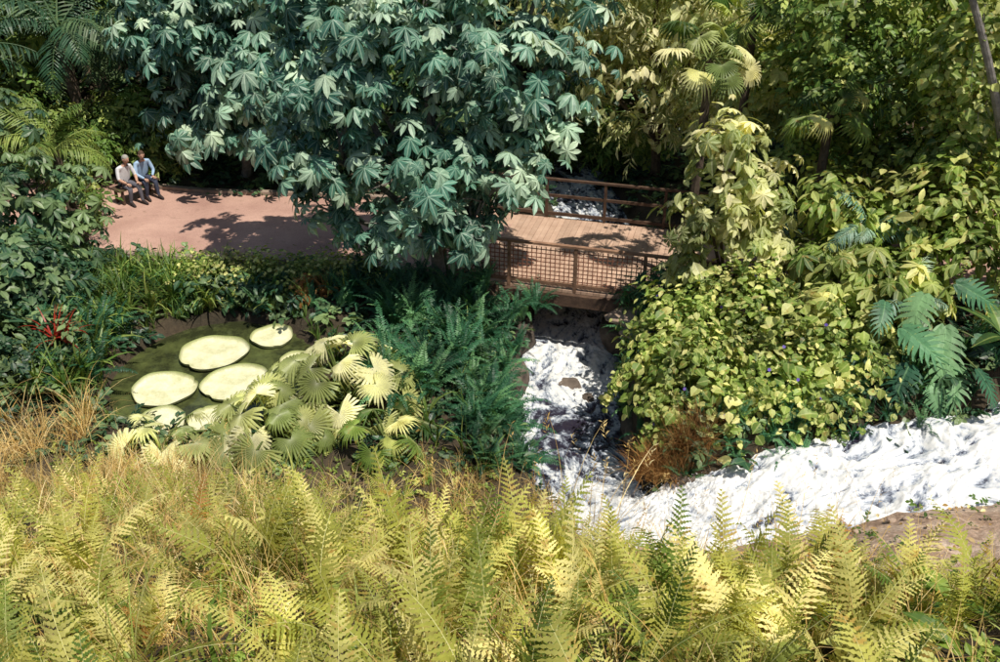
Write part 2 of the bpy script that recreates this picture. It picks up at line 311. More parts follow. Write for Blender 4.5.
def fern(L=1,pairs=22,pl=.2,a0=80,a1=10,lob=4,pw=.034,shape='tri'):
    ts=[];n=pairs*2+8;p=np.zeros(3);pts=[];an=[];bend=random.uniform(-.14,.14)
    for i in range(n+1):
        a=R_(a0+(a1-a0)*(i/n)**1.3);pts.append(p.copy());an.append(a);p=p+np.array([math.cos(a),bend*i/n,math.sin(a)])*L/n
    for i in range(5,n):
        t=i/n
        if shape=='tri':l=pl*(math.sin(math.pi*min(1,(t-.02)*1.0)**.75)**.8)*(1-.25*t)+.008
        else:l=pl*(min(1,(t-.08)*6))*(1-.85*t**3)
        l*=random.uniform(.8,1.1)
        if random.random()<.04:continue
        sd=1 if i%2 else -1
        V=[(0,0,0)];m=[.5];F=[];w=pw*(.5+.5*l/pl)
        if lob>0:
            k=lob*2
            for j in range(1,k+1):
                u=j/k;ww=w*(1-.75*u)*(1.0 if j%2 else .4);dz=-.22*l*u*u
                V+=[(l*u,ww,dz),(l*u,-ww,dz)];m+=[1.,1.]
            F+=[(0,2,1)]
            for j in range(1,k):
                a_,b2,c_,d_=2*j-1,2*j,2*j+2,2*j+1;F+=[(a_,b2,c_),(a_,c_,d_)]
        else:
            V+=[(l*.4,w*.5,-.03*l),(l*.4,-w*.5,-.03*l),(l,0,-.2*l)];m+=[1.,1.,1.];F+=[(0,2,1),(1,2,3)]
        T=(np.array(V,float),np.array(F,int),np.array(m))
        ts.append(tf(T,ry(-an[i])@rz(sd*R_(90-28*t-random.uniform(0,16)))@ry(random.uniform(-.2,.3))@rx(random.uniform(-.25,.25)),pts[i]))
    V=[];F=[];r=.005*L
    for i in range(0,n+1,4):
        c,s=math.cos(an[i]),math.sin(an[i]);q=pts[i];ra=r*(1-.7*i/n);V+=[q+np.array([0,ra,0]),q-np.array([0,ra,0]),q+np.array([-s,0,c])*ra]
    k=len(V)//3
    for i in range(k-1):
        for j in range(3):
            a_,b2=3*i+j,3*i+(j+1)%3;F+=[(a_,b2,b2+3),(a_,b2+3,a_+3)]
    ts.append((np.array(V),np.array(F),np.zeros(len(V))));return comb(ts)
def pinnate(L=2.4,pairs=26,pl=.6,a0=65,a1=-30,droop=.5,w=.05):
    ts=[];n=pairs;p=np.zeros(3);pts=[];an=[]
    for i in range(n+1):
        a=R_(a0+(a1-a0)*(i/n));pts.append(p.copy());an.append(a);p=p+np.array([math.cos(a),0,math.sin(a)])*L/n
    for i in range(3,n+1):
        t=i/n;l=pl*math.sin(math.pi*(t*.85+.1))**.6
        for sd in(1,-1):
            ts.append(tf(leaf(l,w,3,.1,droop),ry(-an[i])@rz(sd*R_(80-40*t+random.uniform(-6,6)))@ry(random.uniform(-.1,.3)),pts[i]))
    V=[];F=[]
    for i in range(n+1):
        q=pts[i];ra=.022*(1-.8*i/n)*L/2.4;V+=[q+np.array([0,ra,0]),q-np.array([0,ra,0]),q+np.array([0,0,ra*1.5])]
    for i in range(n):
        for j in range(3):
            a_,b2=3*i+j,3*i+(j+1)%3;F+=[(a_,b2,b2+3),(a_,b2+3,a_+3)]
    ts.append((np.array(V),np.array(F),np.zeros(len(V))));return comb(ts)
def fan(nseg=24,spread=290,split=.5,droop=.25,rad=1.):
    V=[(0,0,0)];m=[0.];F=[];da=spread/nseg
    for i in range(nseg+1):
        a=R_(-spread/2+da*i);r=rad*split*random.uniform(.9,1.08);V.append((r*math.cos(a),r*math.sin(a),-droop*r*r-.03));m.append(1.)
    for i in range(nseg):
        a=R_(-spread/2+da*(i+.5));r=rad*split;V.append((r*math.cos(a),r*math.sin(a),-droop*r*r+.025));m.append(.1)
        c=len(V)-1;rt=rad*(1-.18*abs(i/(nseg-1)-.5)*2+random.uniform(-.12,.06));r2=rad*.76
        aj=a+random.uniform(-.05,.05);hw=R_(da*.25);dj=droop*random.uniform(.8,1.7)
        V.append((r2*math.cos(aj-hw),r2*math.sin(aj-hw),-dj*1.1*r2*r2-.01));m.append(1.)
        V.append((r2*math.cos(aj+hw),r2*math.sin(aj+hw),-dj*1.1*r2*r2-.01));m.append(1.)
        V.append((rt*math.cos(aj),rt*math.sin(aj),-dj*1.6*rt*rt-.08*random.random()));m.append(.7)
        l,r_=1+i,2+i;F+=[(0,l,c),(0,c,r_),(l,c+1,c),(c,c+1,c+2),(c,c+2,r_),(c+1,c+3,c+2)]
    return(np.array(V,float),np.array(F,int),np.array(m))
def monst(L=1.,W=.5,nl=7):
    V=[];F=[];m=[]
    def add(x,y,mm=1.):V.append((x,y,-.3*(x-.2)**2-.35*abs(y)**2+.1*abs(y)+random.uniform(-.008,.008)));m.append(mm);return len(V)-1
    for sd in(1,-1):
        for i in range(nl):
            x0=-.12+L*.98*i/nl+.04;x1=x0+L/nl;wi=W*(math.sin(math.pi*((i+1.1)/(nl+1.2))**.75))*random.uniform(.9,1.08)
            b0,b1=add(max(0,x0),0,0.),add(max(0.02,x1),0,0.);fw=.12+.02*i;g=L/nl*.2
            c0,c1=add(x0+fw*.3,sd*wi*.3),add(x1+fw*.3,sd*wi*.3)
            d0,d1=add(x0+fw*.75+g,sd*wi*.75),add(x1+fw*.75-g*.9,sd*wi*.75);e0,e1=add(x0+fw*1.2+g*2,sd*wi*1.0),add(x1+fw*1.15-g*1.3,sd*wi*.98)
            F+=[(b0,b1,c1),(b0,c1,c0),(c0,c1,d1),(c0,d1,d0),(d0,d1,e1),(d0,e1,e0)]
    return(np.array(V,float),np.array(F,int),np.array(m))
def blade(L=1,W=.02,n=5,a0=85,a1=20,seed=False):
    p=np.zeros(3);V=[];F=[];m=[];bd=random.uniform(-.2,.2)
    for i in range(n+1):
        t=i/n;a=R_(a0+(a1-a0)*t**1.5);w=W*(1-t**2*.9)/2;V+=[p+np.array([0,w,0]),p-np.array([0,w,0])];m+=[1.,1.]
        p=p+np.array([math.cos(a),bd*t,math.sin(a)])*L/n
    for i in range(n):A=2*i;F+=[(A,A+1,A+3),(A,A+3,A+2)]
    T=(np.array(V),np.array(F),np.array(m))
    if seed:
        ts=[T]
        for k in range(10):
            q=(V[-1]+V[-2])/2+np.array([-.03+.005*k,0,-.02*k]);ts.append(tf(leaf(.04,.009,2,.1,.1),rz(random.uniform(0,6.3))@ry(R_(-40)),q))
        T=comb(ts)
    return T
PAL=[palmate(8),palmate(7,300,.5,.19,26),palmate(9,350,.48,.15,10),palmate(6,280,.46,.17,34)]
SPG=[sprig(6,.26,.13),sprig(7,.22,.11,.08),sprig(5,.3,.15,.1)]
OV=[leaf(.3,.16,4,.25,.25),leaf(.3,.13,4,.2,.35)]
LAN=[sprig(9,.3,.045,.07,.1,.4),sprig(8,.26,.05,.08,.1,.5)]
HRT=[tf(leaf(.2,.17,4,.2,.25,.75)),leaf(.18,.15,4,.25,.15,.8)]
FH=[fern(.9,24,.135,88,35,4,.021),fern(.85,22,.14,80,5,4,.022),fern(.75,21,.12,86,55,4,.02),fern(.9,23,.145,70,-35,4,.021),fern(.8,22,.13,75,20,4,.02),fern(.95,25,.12,89,60,4,.02)]
FM=[fern(.9,17,.14,88,35,1,.024),fern(.85,16,.15,78,0,1,.025),fern(.8,16,.13,84,60,1,.024)]
FS=[fern(1.1,24,.12,85,10,0,.045,'sw'),fern(1.1,24,.12,70,-40,0,.045,'sw'),fern(1.0,22,.11,88,40,0,.045,'sw')]
PIN=[pinnate(),pinnate(2.2,24,.55,40,-50,.6),pinnate(2.5,26,.6,80,0,.5)]
FAN=[fan(),fan(26,320,.55,.35),fan(22,250,.45,.2),fan(20,220,.5,.5)]
MON=[monst(1.05,.46,8),monst(1.2,.42,9)]
BL=[blade(1,.014,5,88,40),blade(1,.012,5,80,-10),blade(1,.010,5,88,65),blade(1,.012,6,75,-50)]
BLS=[blade(1,.006,5,88,50,True),blade(1,.006,5,85,20,True),blade(1,.006,6,80,-20,True)]
BLW=[blade(1,.06,6,82,0),blade(1,.05,6,88,40),blade(1,.06,6,70,-50)]
# ---------------------------------------------------------------- scatter
def frame(z,x):
    z=nrm(z);x=nrm(x-(x*z).sum(-1,keepdims=True)*z);y=np.cross(z,x);return np.stack([x,y,z],-1)
def bush(M_,blobs,tpls,n,size,up=.6,per=14,cr=.22,mat=0,down=.3,rj=.35,low=-.45,bias=0.):
    vol=np.array([(b_[3]*b_[4]+b_[4]*b_[5]+b_[3]*b_[5]) for b_ in blobs]);vol/=vol.sum()
    for b_,f in zip(blobs,vol):
        ni=max(per,int(n*f));nc=max(3,ni//per);c=np.array(b_[:3]);r=np.array(b_[3:6])
        d=rnd_unit(nc*4);d=d[d[:,2]>low][:nc];nc=len(d);rad=rng.uniform(.5,1.22,nc)
        cc=c+d*r*rad[:,None];cv=rng.random(nc)
        k=np.repeat(np.arange(nc),per);K=len(k)
        off=rng.normal(size=(K,3))*cr*r.mean();off[:,2]*=.7
        p=cc[k]+off
        out=nrm((p-c)/r**2*r.mean()**2+.5*off)
        z=nrm(out*.55+np.array([0,0,up])+rnd_unit(K)*rj)
        x=out*.7+rnd_unit(K)*.8+np.array([0,0,-down])
        R=frame(z,x);rv=np.clip(.55*cv[k]+.45*rng.random(K)+bias+rng.normal(size=K)*.03,0,1)
        ti=rng.integers(0,len(tpls),K);s=size*rng.uniform(.55,1.3,K)
        for t in range(len(tpls)):
            q=ti==t;M_.inst(tpls[t],p[q],R[q],s[q],rv[q],mat)
def branchy(M_,base,blobs,r=.12,mat=1):
    base=np.array(base,float)
    top=np.mean([b_[:3] for b_ in blobs],axis=0);fork=base*.55+np.array([top[0],top[1],base[2]*.3+top[2]*.7])*.45
    P=resample([base,base*.7+fork*.3+np.array([.06,0,0]),fork],8);M_.tube(P,np.linspace(r*1.25,r*.8,8),9,mat)
    for b_ in blobs:
        c=np.array(b_[:3]);q=(fork+c)/2+rng.normal(size=3)*.15;P=resample([fork,q,c],8);M_.tube(P,np.linspace(r*.6,r*.18,8),6,mat)
        for k in range(5):
            e=c+rnd_unit(1)[0]*np.array(b_[3:6])*.85;M_.tube(resample([c*.6+q*.4,(c+e)/2+rng.normal(size=3)*.08,e],5),np.linspace(r*.2,r*.06,5),5,mat)
def rosette(M_,tpls,pos,nf,s0,s1,mat=0,tilt=(0,0)):
    pos=np.asarray(pos,float);k=np.repeat(np.arange(len(pos)),nf);K=len(k)
    if K==0:return
    a=rng.uniform(0,2*math.pi,K)
    c,s=np.cos(a),np.sin(a);tl=rng.uniform(tilt[0],tilt[1],K);roll=rng.normal(size=K)*.15
    x=np.stack([c*np.cos(tl),s*np.cos(tl),-np.sin(tl)],1);z=np.stack([c*np.sin(tl)-s*roll,s*np.sin(tl)+c*roll,np.cos(tl)],1)
    R=frame(z,x);sc=rng.uniform(s0,s1,K);cv=rng.random(len(pos))
    r=np.clip(.5*cv[k]+.5*rng.random(K),0,1)
    ti=rng.integers(0,len(tpls),K)
    for t in range(len(tpls)):
        q=ti==t;M_.inst(tpls[t],pos[k][q]+rng.normal(size=(q.sum(),3))*[.02,.02,0],R[q],sc[q],r[q],mat)
def gpts(n,x0,x1,y0,y1,m=0.,dz=0.,block=True):
    x=rng.uniform(x0,x1,n);y=rng.uniform(y0,y1,n)
    if block:
        q=~blocked(x,y,m);x,y=x[q],y[q]
    return np.stack([x,y,H(x,y)+dz],1)
def strand(M_,p,L,tpls,sz,mat=0,smat=1,dirv=(0,0,-1),sag=.3,step=.09):
    p=np.array(p,float);d=nrm(np.array(dirv,float)+rng.normal(size=3)*.12);n=max(4,int(L/step));pts=[p]
    for i in range(n):
        d=nrm(d+np.array([0,0,-sag*.15])+rng.normal(size=3)*.07);pts.append(pts[-1]+d*step)
    pts=np.array(pts);M_.tube(pts,np.linspace(.008,.004,len(pts)),4,smat)
    K=len(pts)*2;q=np.repeat(pts,2,0)+rng.normal(size=(K,3))*.035
    z=rnd_unit(K)*.5+np.array([0,-.45,.6]);x=rnd_unit(K)+np.array([0,0,-.6]);R=frame(z,x);ti=rng.integers(0,len(tpls),K);rv=np.clip(rng.random()*.5+rng.random(K)*.5,0,1)
    for t in range(len(tpls)):
        w_=ti==t;M_.inst(tpls[t],q[w_],R[w_],sz*rng.uniform(.6,1.2,w_.sum()),rv[w_],mat)
# ---------------------------------------------------------------- umbrella trees
T=Mesher()
B=[(-1.5,18.6,5.3,1.9,1.6,1.3),(-3.2,18.8,5.2,1.4,1.4,1.2),(.35,18.7,5.0,1.3,1.3,1.0),(1.0,18.9,4.1,.8,.8,.65),(-3.6,18.5,3.5,1.1,1.2,.9),
 (-1.6,18.0,3.4,1.5,1.4,1.1),(.1,18.2,3.3,1.0,1.1,.9),(-2.0,18.1,1.9,1.1,1.1,.7),(-3.5,18.6,2.2,.7,.8,.55),(-.5,18.2,2.2,.8,.9,.7),(-.6,18.4,1.5,.6,.6,.45),(-1.5,19.5,7.0,2.2,1.7,1.2),(-3.8,19.6,6.6,1.4,1.4,1.1),(.8,19.6,6.5,1.2,1.3,.9)]
bush(T,B,PAL,2900,.66,up=.75,per=9,cr=.22,rj=.45);branchy(T,(-1.4,19.3,-.1),B,.16)
T.build('umbrella_tree',[L_umb,barkg])
T=Mesher();B=[(-7.8,25.6,3.7,1.8,1.4,1.3),(-7.7,25.6,1.9,1.6,1.1,1.2),(-6.6,25.8,5.2,1.8,1.4,1.2),(-5.7,25.6,3.0,1.5,1.2,1.3),(-8.6,26,5.0,1.2,1.2,1.),(-5.2,25.5,1.6,1.3,1.,1.2)]
bush(T,B,PAL,1800,.78,up=.7,per=9,cr=.26,bias=.05);branchy(T,(-7.2,26,0),B,.14);T.build('umbrella_tree',[L_umb,barkg])
# ---------------------------------------------------------------- left palms
def palm(x,y,z,nf,s,mat,name,tp=PIN,tr=.14,tilt=(-.25,.7)):
    T=Mesher();b=H(np.array([x]),np.array([y]))[0];T.tube(resample([(x+.25,y,b-.1),(x+.1,y,(b+z)/2),(x,y,z)],14),np.linspace(tr*1.3,tr,14)*(1+.08*np.sin(np.arange(14)*2.5)),9,1)
    rosette(T,tp,[(x,y,z)],nf,s*.8,s*1.1,0,tilt);T.build(name,[mat,bark])
palm(-11.8,26.5,3.9,22,1.05,L_dark,'feather_palm');palm(-9.4,28.5,5.0,22,1.1,L_dark,'feather_palm');palm(-13.5,23.5,3.6,20,1.1,L_dark,'feather_palm')
palm(-10.0,20.9,2.6,18,.62,L_mid,'feather_palm',tr=.1);palm(-6.0,31,5.5,18,1.1,L_dark,'feather_palm');palm(-12.2,29.5,2.6,20,1.0,L_dark,'feather_palm')
T=Mesher();B=[(-10.1,20,2.2,1.1,.9,.8),(-10.4,19.6,1.4,1.2,.9,.8),(-9.5,19.4,.8,.9,.8,.7),(-11.6,20.5,3.0,1.2,1,1.2)]
bush(T,B,PAL,620,.55,up=.7,per=8,cr=.25,bias=.15);branchy(T,(-10.3,20.2,0),B,.08);T.build('umbrella_shrub',[L_dark,bark])
T=Mesher();B=[(-9.6,17.6,.9,1.0,.9,.8),(-10.6,17.4,1.3,1.2,1,1),(-9.4,15.6,.6,1.2,.9,.8)]
bush(T,B,OV+SPG,1500,.9,up=.6,bias=.1);branchy(T,(-9.8,17.3,-.1),B,.05);T.build('broadleaf_shrub',[L_dark,bark])
T=Mesher();B=[(-10.5,26.6,.9,1.3,.8,1.1),(-11.3,25.3,.6,.9,.8,.8),(-9.6,26.2,.7,.9,.6,.8),(-10.8,23.0,.3,.6,.6,.5),(-12.6,25.6,1.4,1.2,.9,1.3)]
bush(T,B,LAN+SPG,1800,.8,up=.5);branchy(T,(-10.6,26.8,-.1),B,.05);T.build('background_shrub',[L_mid,bark])
T=Mesher();P=gpts(75,-9.0,-6.1,17.4,19.6,.1);rosette(T,BLW,P,26,.6,1.15,0);P=gpts(26,-9.6,-7.6,14.6,17.5);rosette(T,BLW,P,24,.6,1.3,0);P=gpts(30,-8.4,-3.2,18.1,19.2);rosette(T,BLW+BL,P,16,.4,.9,0)
an=rng.uniform(0,2*math.pi,130);rr_=rng.uniform(.99,1.22,130);P=np.stack([PC[0]+PRAD[0]*rr_*np.cos(an),PC[1]+PRAD[1]*rr_*np.sin(an)],1);P=P[(P[:,1]>15.2)|(P[:,0]<-6.8)];P=np.column_stack([P,np.maximum(H(P[:,0],P[:,1]),-.3)]);rosette(T,BLW+BL,P,13,.2,.6,0)
T.build('strap_leaf_clump',[L_mid])
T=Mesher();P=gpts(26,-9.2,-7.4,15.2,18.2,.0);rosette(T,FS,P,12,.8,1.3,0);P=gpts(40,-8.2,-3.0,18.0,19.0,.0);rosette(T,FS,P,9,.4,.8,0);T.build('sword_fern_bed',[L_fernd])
T=Mesher();rosette(T,BLW,[(-8.35,15.7,.75),(-8.2,15.75,.65)],16,.5,.8,0,(.1,.7));T.build('red_bromeliad',[L_red])
T=Mesher();B=[(x,19.3+.12*math.sin(x*3),.2+.1*math.sin(x*5),.6,.55,.5) for x in np.arange(-6.8,-3.2,.5)];bush(T,B,HRT,5200,.55,up=.6,per=16,cr=.34,bias=.1);T.build('low_hedge',[L_light])
T=Mesher();B=[(-4.0,18.5,.3,.4,.35,.35)];bush(T,B,HRT,300,.55,up=.5);rosette(T,BLW,[(-4.2,18.4,.1),(-3.8,18.5,.2)],14,.4,.7);T.build('copper_leaf_shrub',[L_rust])
T=Mesher();B=[(-5.4,18.75,.1,.6,.4,.5),(-6.3,18.7,.2,.5,.4,.5),(-4.6,18.5,.1,.5,.4,.5)];bush(T,B,OV,900,.6);T.build('dark_shrub',[L_dark])
# ---------------------------------------------------------------- fan palms by pond
def fanpalm(x,y,heads,mat,name,r=.62,st=True):
    T=Mesher();b=H(np.array([x]),np.array([y]))[0]
    for(hx,hy,hz,s) in heads:
        h=np.array([hx,hy,hz]);g=np.array([x,y,b]);d=h-g
        P=resample([g,g+d*.5+np.array([0,0,.15]),h],7);T.tube(P,np.linspace(.022,.012,7),5,1)
        out=nrm(np.array([d[0],d[1],.15])+rng.normal(size=3)*.12);z=nrm(np.array([d[0]*.5,d[1]*.5-.25,1.0])+rng.normal(size=3)*.3)
        T.inst(FAN[random.randrange(4)],[h],frame(z[None],out[None]),[s*r])
    T.build(name,[mat,stemg])
def heads(x,y,b,n,rr,h0,h1):
    o_=[]
    for i in range(n):
        a=i*2.4+random.random()*.5;q=rr*math.sqrt((i+.6)/n);o_.append((x+q*math.cos(a),y+q*math.sin(a),b+h0+(h1-h0)*(1-q/rr)+random.uniform(-.1,.15),random.uniform(.65,1.1)))
    return o_
random.seed(3)
fanpalm(-2.8,14.7,heads(-2.8,14.7,-.1,24,1.4,.45,1.5),L_fan,'fan_palm',.52)
fanpalm(-3.9,13.7,heads(-3.9,13.7,-.1,22,1.15,.3,.9),L_fan,'fan_palm',.5)
fanpalm(-5.6,13.0,heads(-5.6,13.0,0.1,16,1.1,.15,.45),L_fan,'fan_palm',.42)
fanpalm(-1.9,13.3,heads(-1.9,13.3,0,10,.8,.3,.8),L_light,'fan_palm',.45)
# ---------------------------------------------------------------- ferns mid
T=Mesher();P=gpts(62,-2.4,.25,14.2,18.0,.15);rosette(T,FS,P,12,.6,1.2,0);P=gpts(14,2.5,4.2,17.2,18.6);rosette(T,FS,P,12,.6,.95,0);P=gpts(30,-3.2,.2,18,19.6);rosette(T,FS,P,11,.6,1.0,0)
P=gpts(26,-.6,.5,12.5,15.5);rosette(T,FS,P,11,.5,.9,0)
P=np.array([(.25,18.3,-.3),(.5,18.7,-.5),(.1,17.6,-.2),(.3,17.2,-.6),(.1,16.4,-.5),(-.1,15.6,-.5),(.8,18.95,-.5),(-.1,14.9,-.4),(.2,14.2,-.6)]);rosette(T,FS,P,13,.6,.95,0)
P=np.array([(2.6,16.4,-.7),(2.5,15.4,-.8),(2.6,14.6,-.8),(2.8,17.2,-.6)]);rosette(T,FS,P,12,.5,.75,0)
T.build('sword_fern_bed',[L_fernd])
T=Mesher();rosette(T,BLW+BL,gpts(30,-1.6,.2,12.4,18,.1),9,.5,.9);T.build('bank_grass',[L_mid])
T=Mesher();B=[(3.15,18.35,.35,.5,.35,.5),(3.7,18.1,.5,.5,.4,.6)];bush(T,B,LAN+OV,420,.7,up=.4);branchy(T,(3.3,18.3,-.2),B,.04);T.build('dark_shrub',[L_fernd,bark])
# ---------------------------------------------------------------- right side
F5=comb([tf(leaf(.5,.42,3,.1,.2,1.3),rz(2*math.pi*i/5)@ry(R_(-15))) for i in range(5)])
T=Mesher();B=[(3.7,15.2,.45,.85,1.0,.95),(4.9,15.0,.55,.85,1.0,.95),(3.1,15.1,.3,.55,.9,.75),(5.9,15.2,.85,.8,.9,.85),(4.0,14.2,.1,.7,.7,.65),(5.1,14.0,.15,.7,.6,.65),(5.9,14.3,.4,.7,.6,.6),(3.15,14.3,-.1,.42,.6,.55),(3.5,16.3,.9,.7,.8,.55),(4.6,16.4,1.3,.7,.8,.5),(6.5,14.8,.7,.5,.5,.55)]
bush(T,B,HRT,4000,1.0,up=.45,per=12,cr=.28,bias=.0);bush(T,B,HRT+OV,2800,.6,up=.5,per=12,cr=.34,bias=.14)
for b_ in B:
    d=rnd_unit(3);d[:,1]=-abs(d[:,1]);d[:,2]=abs(d[:,2]);p=np.array(b_[:3])+d*np.array(b_[3:6])*1.15;T.inst(F5,p,frame(d,rnd_unit(3)),np.full(3,.07),mat=1)
    for k in range(18):
        d=rnd_unit(1)[0];d[2]=abs(d[2])*.8;d[1]=-abs(d[1])*.6;strand(T,np.array(b_[:3])+d*np.array(b_[3:6])*.9,random.uniform(.4,1.2),HRT,.65,0,2,d+[0,0,.4],1.5)
T.build('morning_glory_mound',[L_light,L_purp,stemg])
T=Mesher();B=[(4.2,17.4,4.0,.6,.6,.5),(4.7,17.4,3.4,.6,.7,.45),(4.0,17.2,2.7,.6,.65,.5),(4.9,17.5,2.1,.7,.7,.5),(5.3,17.6,2.8,.4,.5,.4),(3.7,17.3,1.7,.4,.5,.35),(5.6,17.3,1.5,.6,.5,.5)]
bush(T,B,OV,480,1.1,up=.5,down=.7,per=8,cr=.35,bias=.05);bush(T,B,PAL,330,.5,up=.6,down=.5,per=6,cr=.35,bias=.08);branchy(T,(4.5,17.7,.1),B,.07)
for k in range(30):
    b_=B[k%7];d=rnd_unit(1)[0];strand(T,np.array(b_[:3])+d*np.array(b_[3:6]),random.uniform(.4,1.1),OV,.7,0,1)
T.build('hanging_leaf_tree',[L_pale,bark])
T=Mesher();B=[(4.0,25.5,3.2,1.8,1.3,1.5),(2.5,25.9,5.0,1.6,1.4,1.5),(5.2,25,4.8,1.8,1.4,1.7),(6.3,24.5,3.0,1.4,1.2,1.6),(4.0,25,6.4,1.8,1.4,1.2),(2.6,26.2,3.6,1.2,1.0,1.2),(4.6,25.2,1.7,1.3,.9,.9)]
bush(T,B,LAN,2200,.9,up=.4,down=.6,per=10,cr=.26,bias=.12);bush(T,B,OV,2600,1.1,up=.5,down=.7,per=12,cr=.26,bias=.14);branchy(T,(4.3,25.8,0),B,.14);T.build('willow_leaf_tree',[L_pale,bark])
T=Mesher();B=[(2.1,28.2,.9,1.2,.8,1.2),(.8,27.3,.5,.9,.7,.8),(3.9,27.0,.6,.9,.7,.9)];bush(T,B,SPG+LAN,900,1.0,up=.5);branchy(T,(2.3,28.8,-.2),B,.06);T.build('background_shrub',[L_mid,bark])
def fanpalm2(x,y,z,n,r,name,mat=L_mid):
    T=Mesher();b=H(np.array([x]),np.array([y]))[0];T.tube(resample([(x-.2,y+.1,b-.1),(x,y,(b+z)/2),(x,y,z)],10),np.linspace(.11,.085,10),8,1)
    for i in range(n):
        a=i*2.4;el=random.uniform(-.6,1.1);d=np.array([math.cos(a)*math.cos(el),math.sin(a)*math.cos(el),math.sin(el)]);h=np.array([x,y,z])+d*random.uniform(.55,.9)
        T.tube([(x,y,z),tuple((h+np.array([x,y,z]))/2+[0,0,.06]),tuple(h)],[.018,.013,.01],5,2)
        T.inst(FAN[i%4],[h],frame(nrm(np.array([[d[0]*.4,d[1]*.4-.1,.8]])+rng.normal(size=(1,3))*.35),np.array([d+[0,0,-.3]])),[r*random.uniform(.7,1.1)])
    T.build(name,[mat,bark,stemg])
fanpalm2(4.2,19.6,5.0,14,.5,'tall_fan_palm',L_pale);fanpalm2(6.6,19.0,4.1,14,.5,'tall_fan_palm',L_light);fanpalm2(5.6,22.0,5.4,14,.55,'tall_fan_palm',L_mid)
def shrub(B,tp,n,s,mat,name,base,r=.08,vines=0,**k):
    T=Mesher();bush(T,B,tp,n,s,**k);branchy(T,base,B,r)
    for i in range(vines):
        b_=B[i%len(B)];d=rnd_unit(1)[0];d[1]=-abs(d[1]);strand(T,np.array(b_[:3])+d*np.array(b_[3:6])*1.02,random.uniform(.5,1.6),HRT,.65*s,0,1)
    T.build(name,[mat,bark])
shrub([(7.5,20.3,4.4,1.2,1.1,1.1),(7.0,20.5,2.8,1.0,1,1.1),(8.4,20,3.0,.9,1,1.),(7.2,20.6,6.0,1.4,1.2,1.0)],SPG,1200,.85,L_mid,'broadleaf_tree',(7.5,20.7,.2),.12,22,per=10,cr=.28,bias=.05)
shrub([(9.4,19.6,4.6,1.0,1.1,1.0),(10.4,19.5,3.4,.9,1,1.0),(9.3,19.2,2.8,.8,.9,.8),(9.8,19.8,6.2,1.3,1.2,.9)],HRT+OV,3200,1.05,L_light,'broadleaf_tree',(9.7,20,.9),.12,36,per=12,cr=.32)
shrub([(7.6,17.6,2.4,.8,.8,.7),(8.4,17.0,3.0,.6,.7,.7),(8.7,16.2,2.3,.7,.7,.6),(6.8,17.6,1.7,.7,.8,.6),(6.4,17.4,2.9,.5,.6,.5)],HRT+OV,2500,1.0,L_light,'climbing_vine_shrub',(7.9,17.4,.9),.06,40,per=12,cr=.34)
shrub([(6.5,16.4,1.9,.8,.7,.6),(7.4,15.8,1.6,.8,.7,.6),(6.3,15.8,1.2,.8,.7,.6)],OV+PAL[:1],800,.75,L_light,'broadleaf_shrub',(6.8,16.2,.6),.05)
shrub([(8.6,18,5.4,.6,.6,1.1),(8.7,17.9,3.8,.5,.5,.9),(9.9,17,3.2,.7,.7,1.3)],HRT,2200,1.0,L_light,'vine_column',(8.8,18,1),.1,36,per=12,cr=.34)
shrub([(.7,28.3,4.6,1.9,1.4,1.9),(.3,28.3,6.4,2,1.4,1.5),(-.8,27.5,2.4,1.4,1,1.5)],SPG,1500,1.2,L_dark,'dark_tree',(.2,28.8,0),.15)
shrub([(6.6,22.6,3.6,1.3,1.1,1.5),(8.6,23,4.6,1.6,1.2,1.5),(9.5,23.6,6.3,1.6,1.2,1.2),(10.8,22.5,4.2,1.5,1.2,1.8)],SPG+LAN,1700,1.1,L_light,'broadleaf_tree',(8.3,23.2,.5),.15)
T=Mesher();rosette(T,PIN,[(7.0,16.9,2.3)],9,.42,.55,0,(-.2,.5));rosette(T,PIN,[(7.3,15.4,1.6)],8,.38,.5,0,(-.2,.5));rosette(T,PIN,[(5.9,18.3,1.2)],12,.4,.6,0,(-.2,.5));T.build('cycad',[L_umb])
# leaning bare trunk
T=Mesher();T.tube(resample([(10.4,17.8,1.4),(9.5,17.4,3.6),(8.5,17.0,5.6),(7.6,16.8,7.2)],16),np.linspace(.11,.05,16),9,0)
T.tube(resample([(9.2,17.3,4.2),(9.5,17.0,5.2),(9.8,16.9,6.4)],8),np.linspace(.05,.025,8),7,0)
bush(T,[(7.4,17.2,7.6,1.2,1,.7),(9.9,17,7.0,1,.9,.7)],HRT,900,1.,mat=1)
for k in range(10):strand(T,(8.2+random.random()*1.6,17.1,5.2+random.random()*1.4-.0),random.uniform(.6,1.8),HRT,.7,1,0)
T.build('leaning_tree',[barkg,L_light])
# monstera
def monstera(x,y,hs,name):
    T=Mesher();b=H(np.array([x]),np.array([y]))[0];g=np.array([x,y,b])
    for h in hs:
        s=h[3];h=np.array(h[:3]);P=resample([g,g*.4+h*.6+[0,.1,.25],h],7);T.tube(P,np.linspace(.02,.014,7),5,1)
        x_=np.array([rng.normal()*.8+(h[0]-x)*.9,-.7,-.35]);z=np.array([rng.normal()*.3,-.5+rng.normal()*.2,.85])
        T.inst(MON[random.randrange(2)],[h],frame(z[None],x_[None]),[s])
    T.build(name,[L_mon,stemg])
monstera(7.3,14.8,[(6.9,14.5,1.7,.75),(7.6,14.4,1.8,.9),(8.2,14.5,1.5,.8),(6.4,14.5,1.2,.65),(7.0,14.1,1.2,.7),(7.8,14.1,1.2,.7),(6.2,14.2,.8,.55),(7.9,15.0,2.3,.65),(6.7,14.9,2.0,.55),(7.3,14.8,2.2,.75),(8.0,13.8,1.3,.55),(7.3,13.8,1.0,.5)],'monstera_plant')
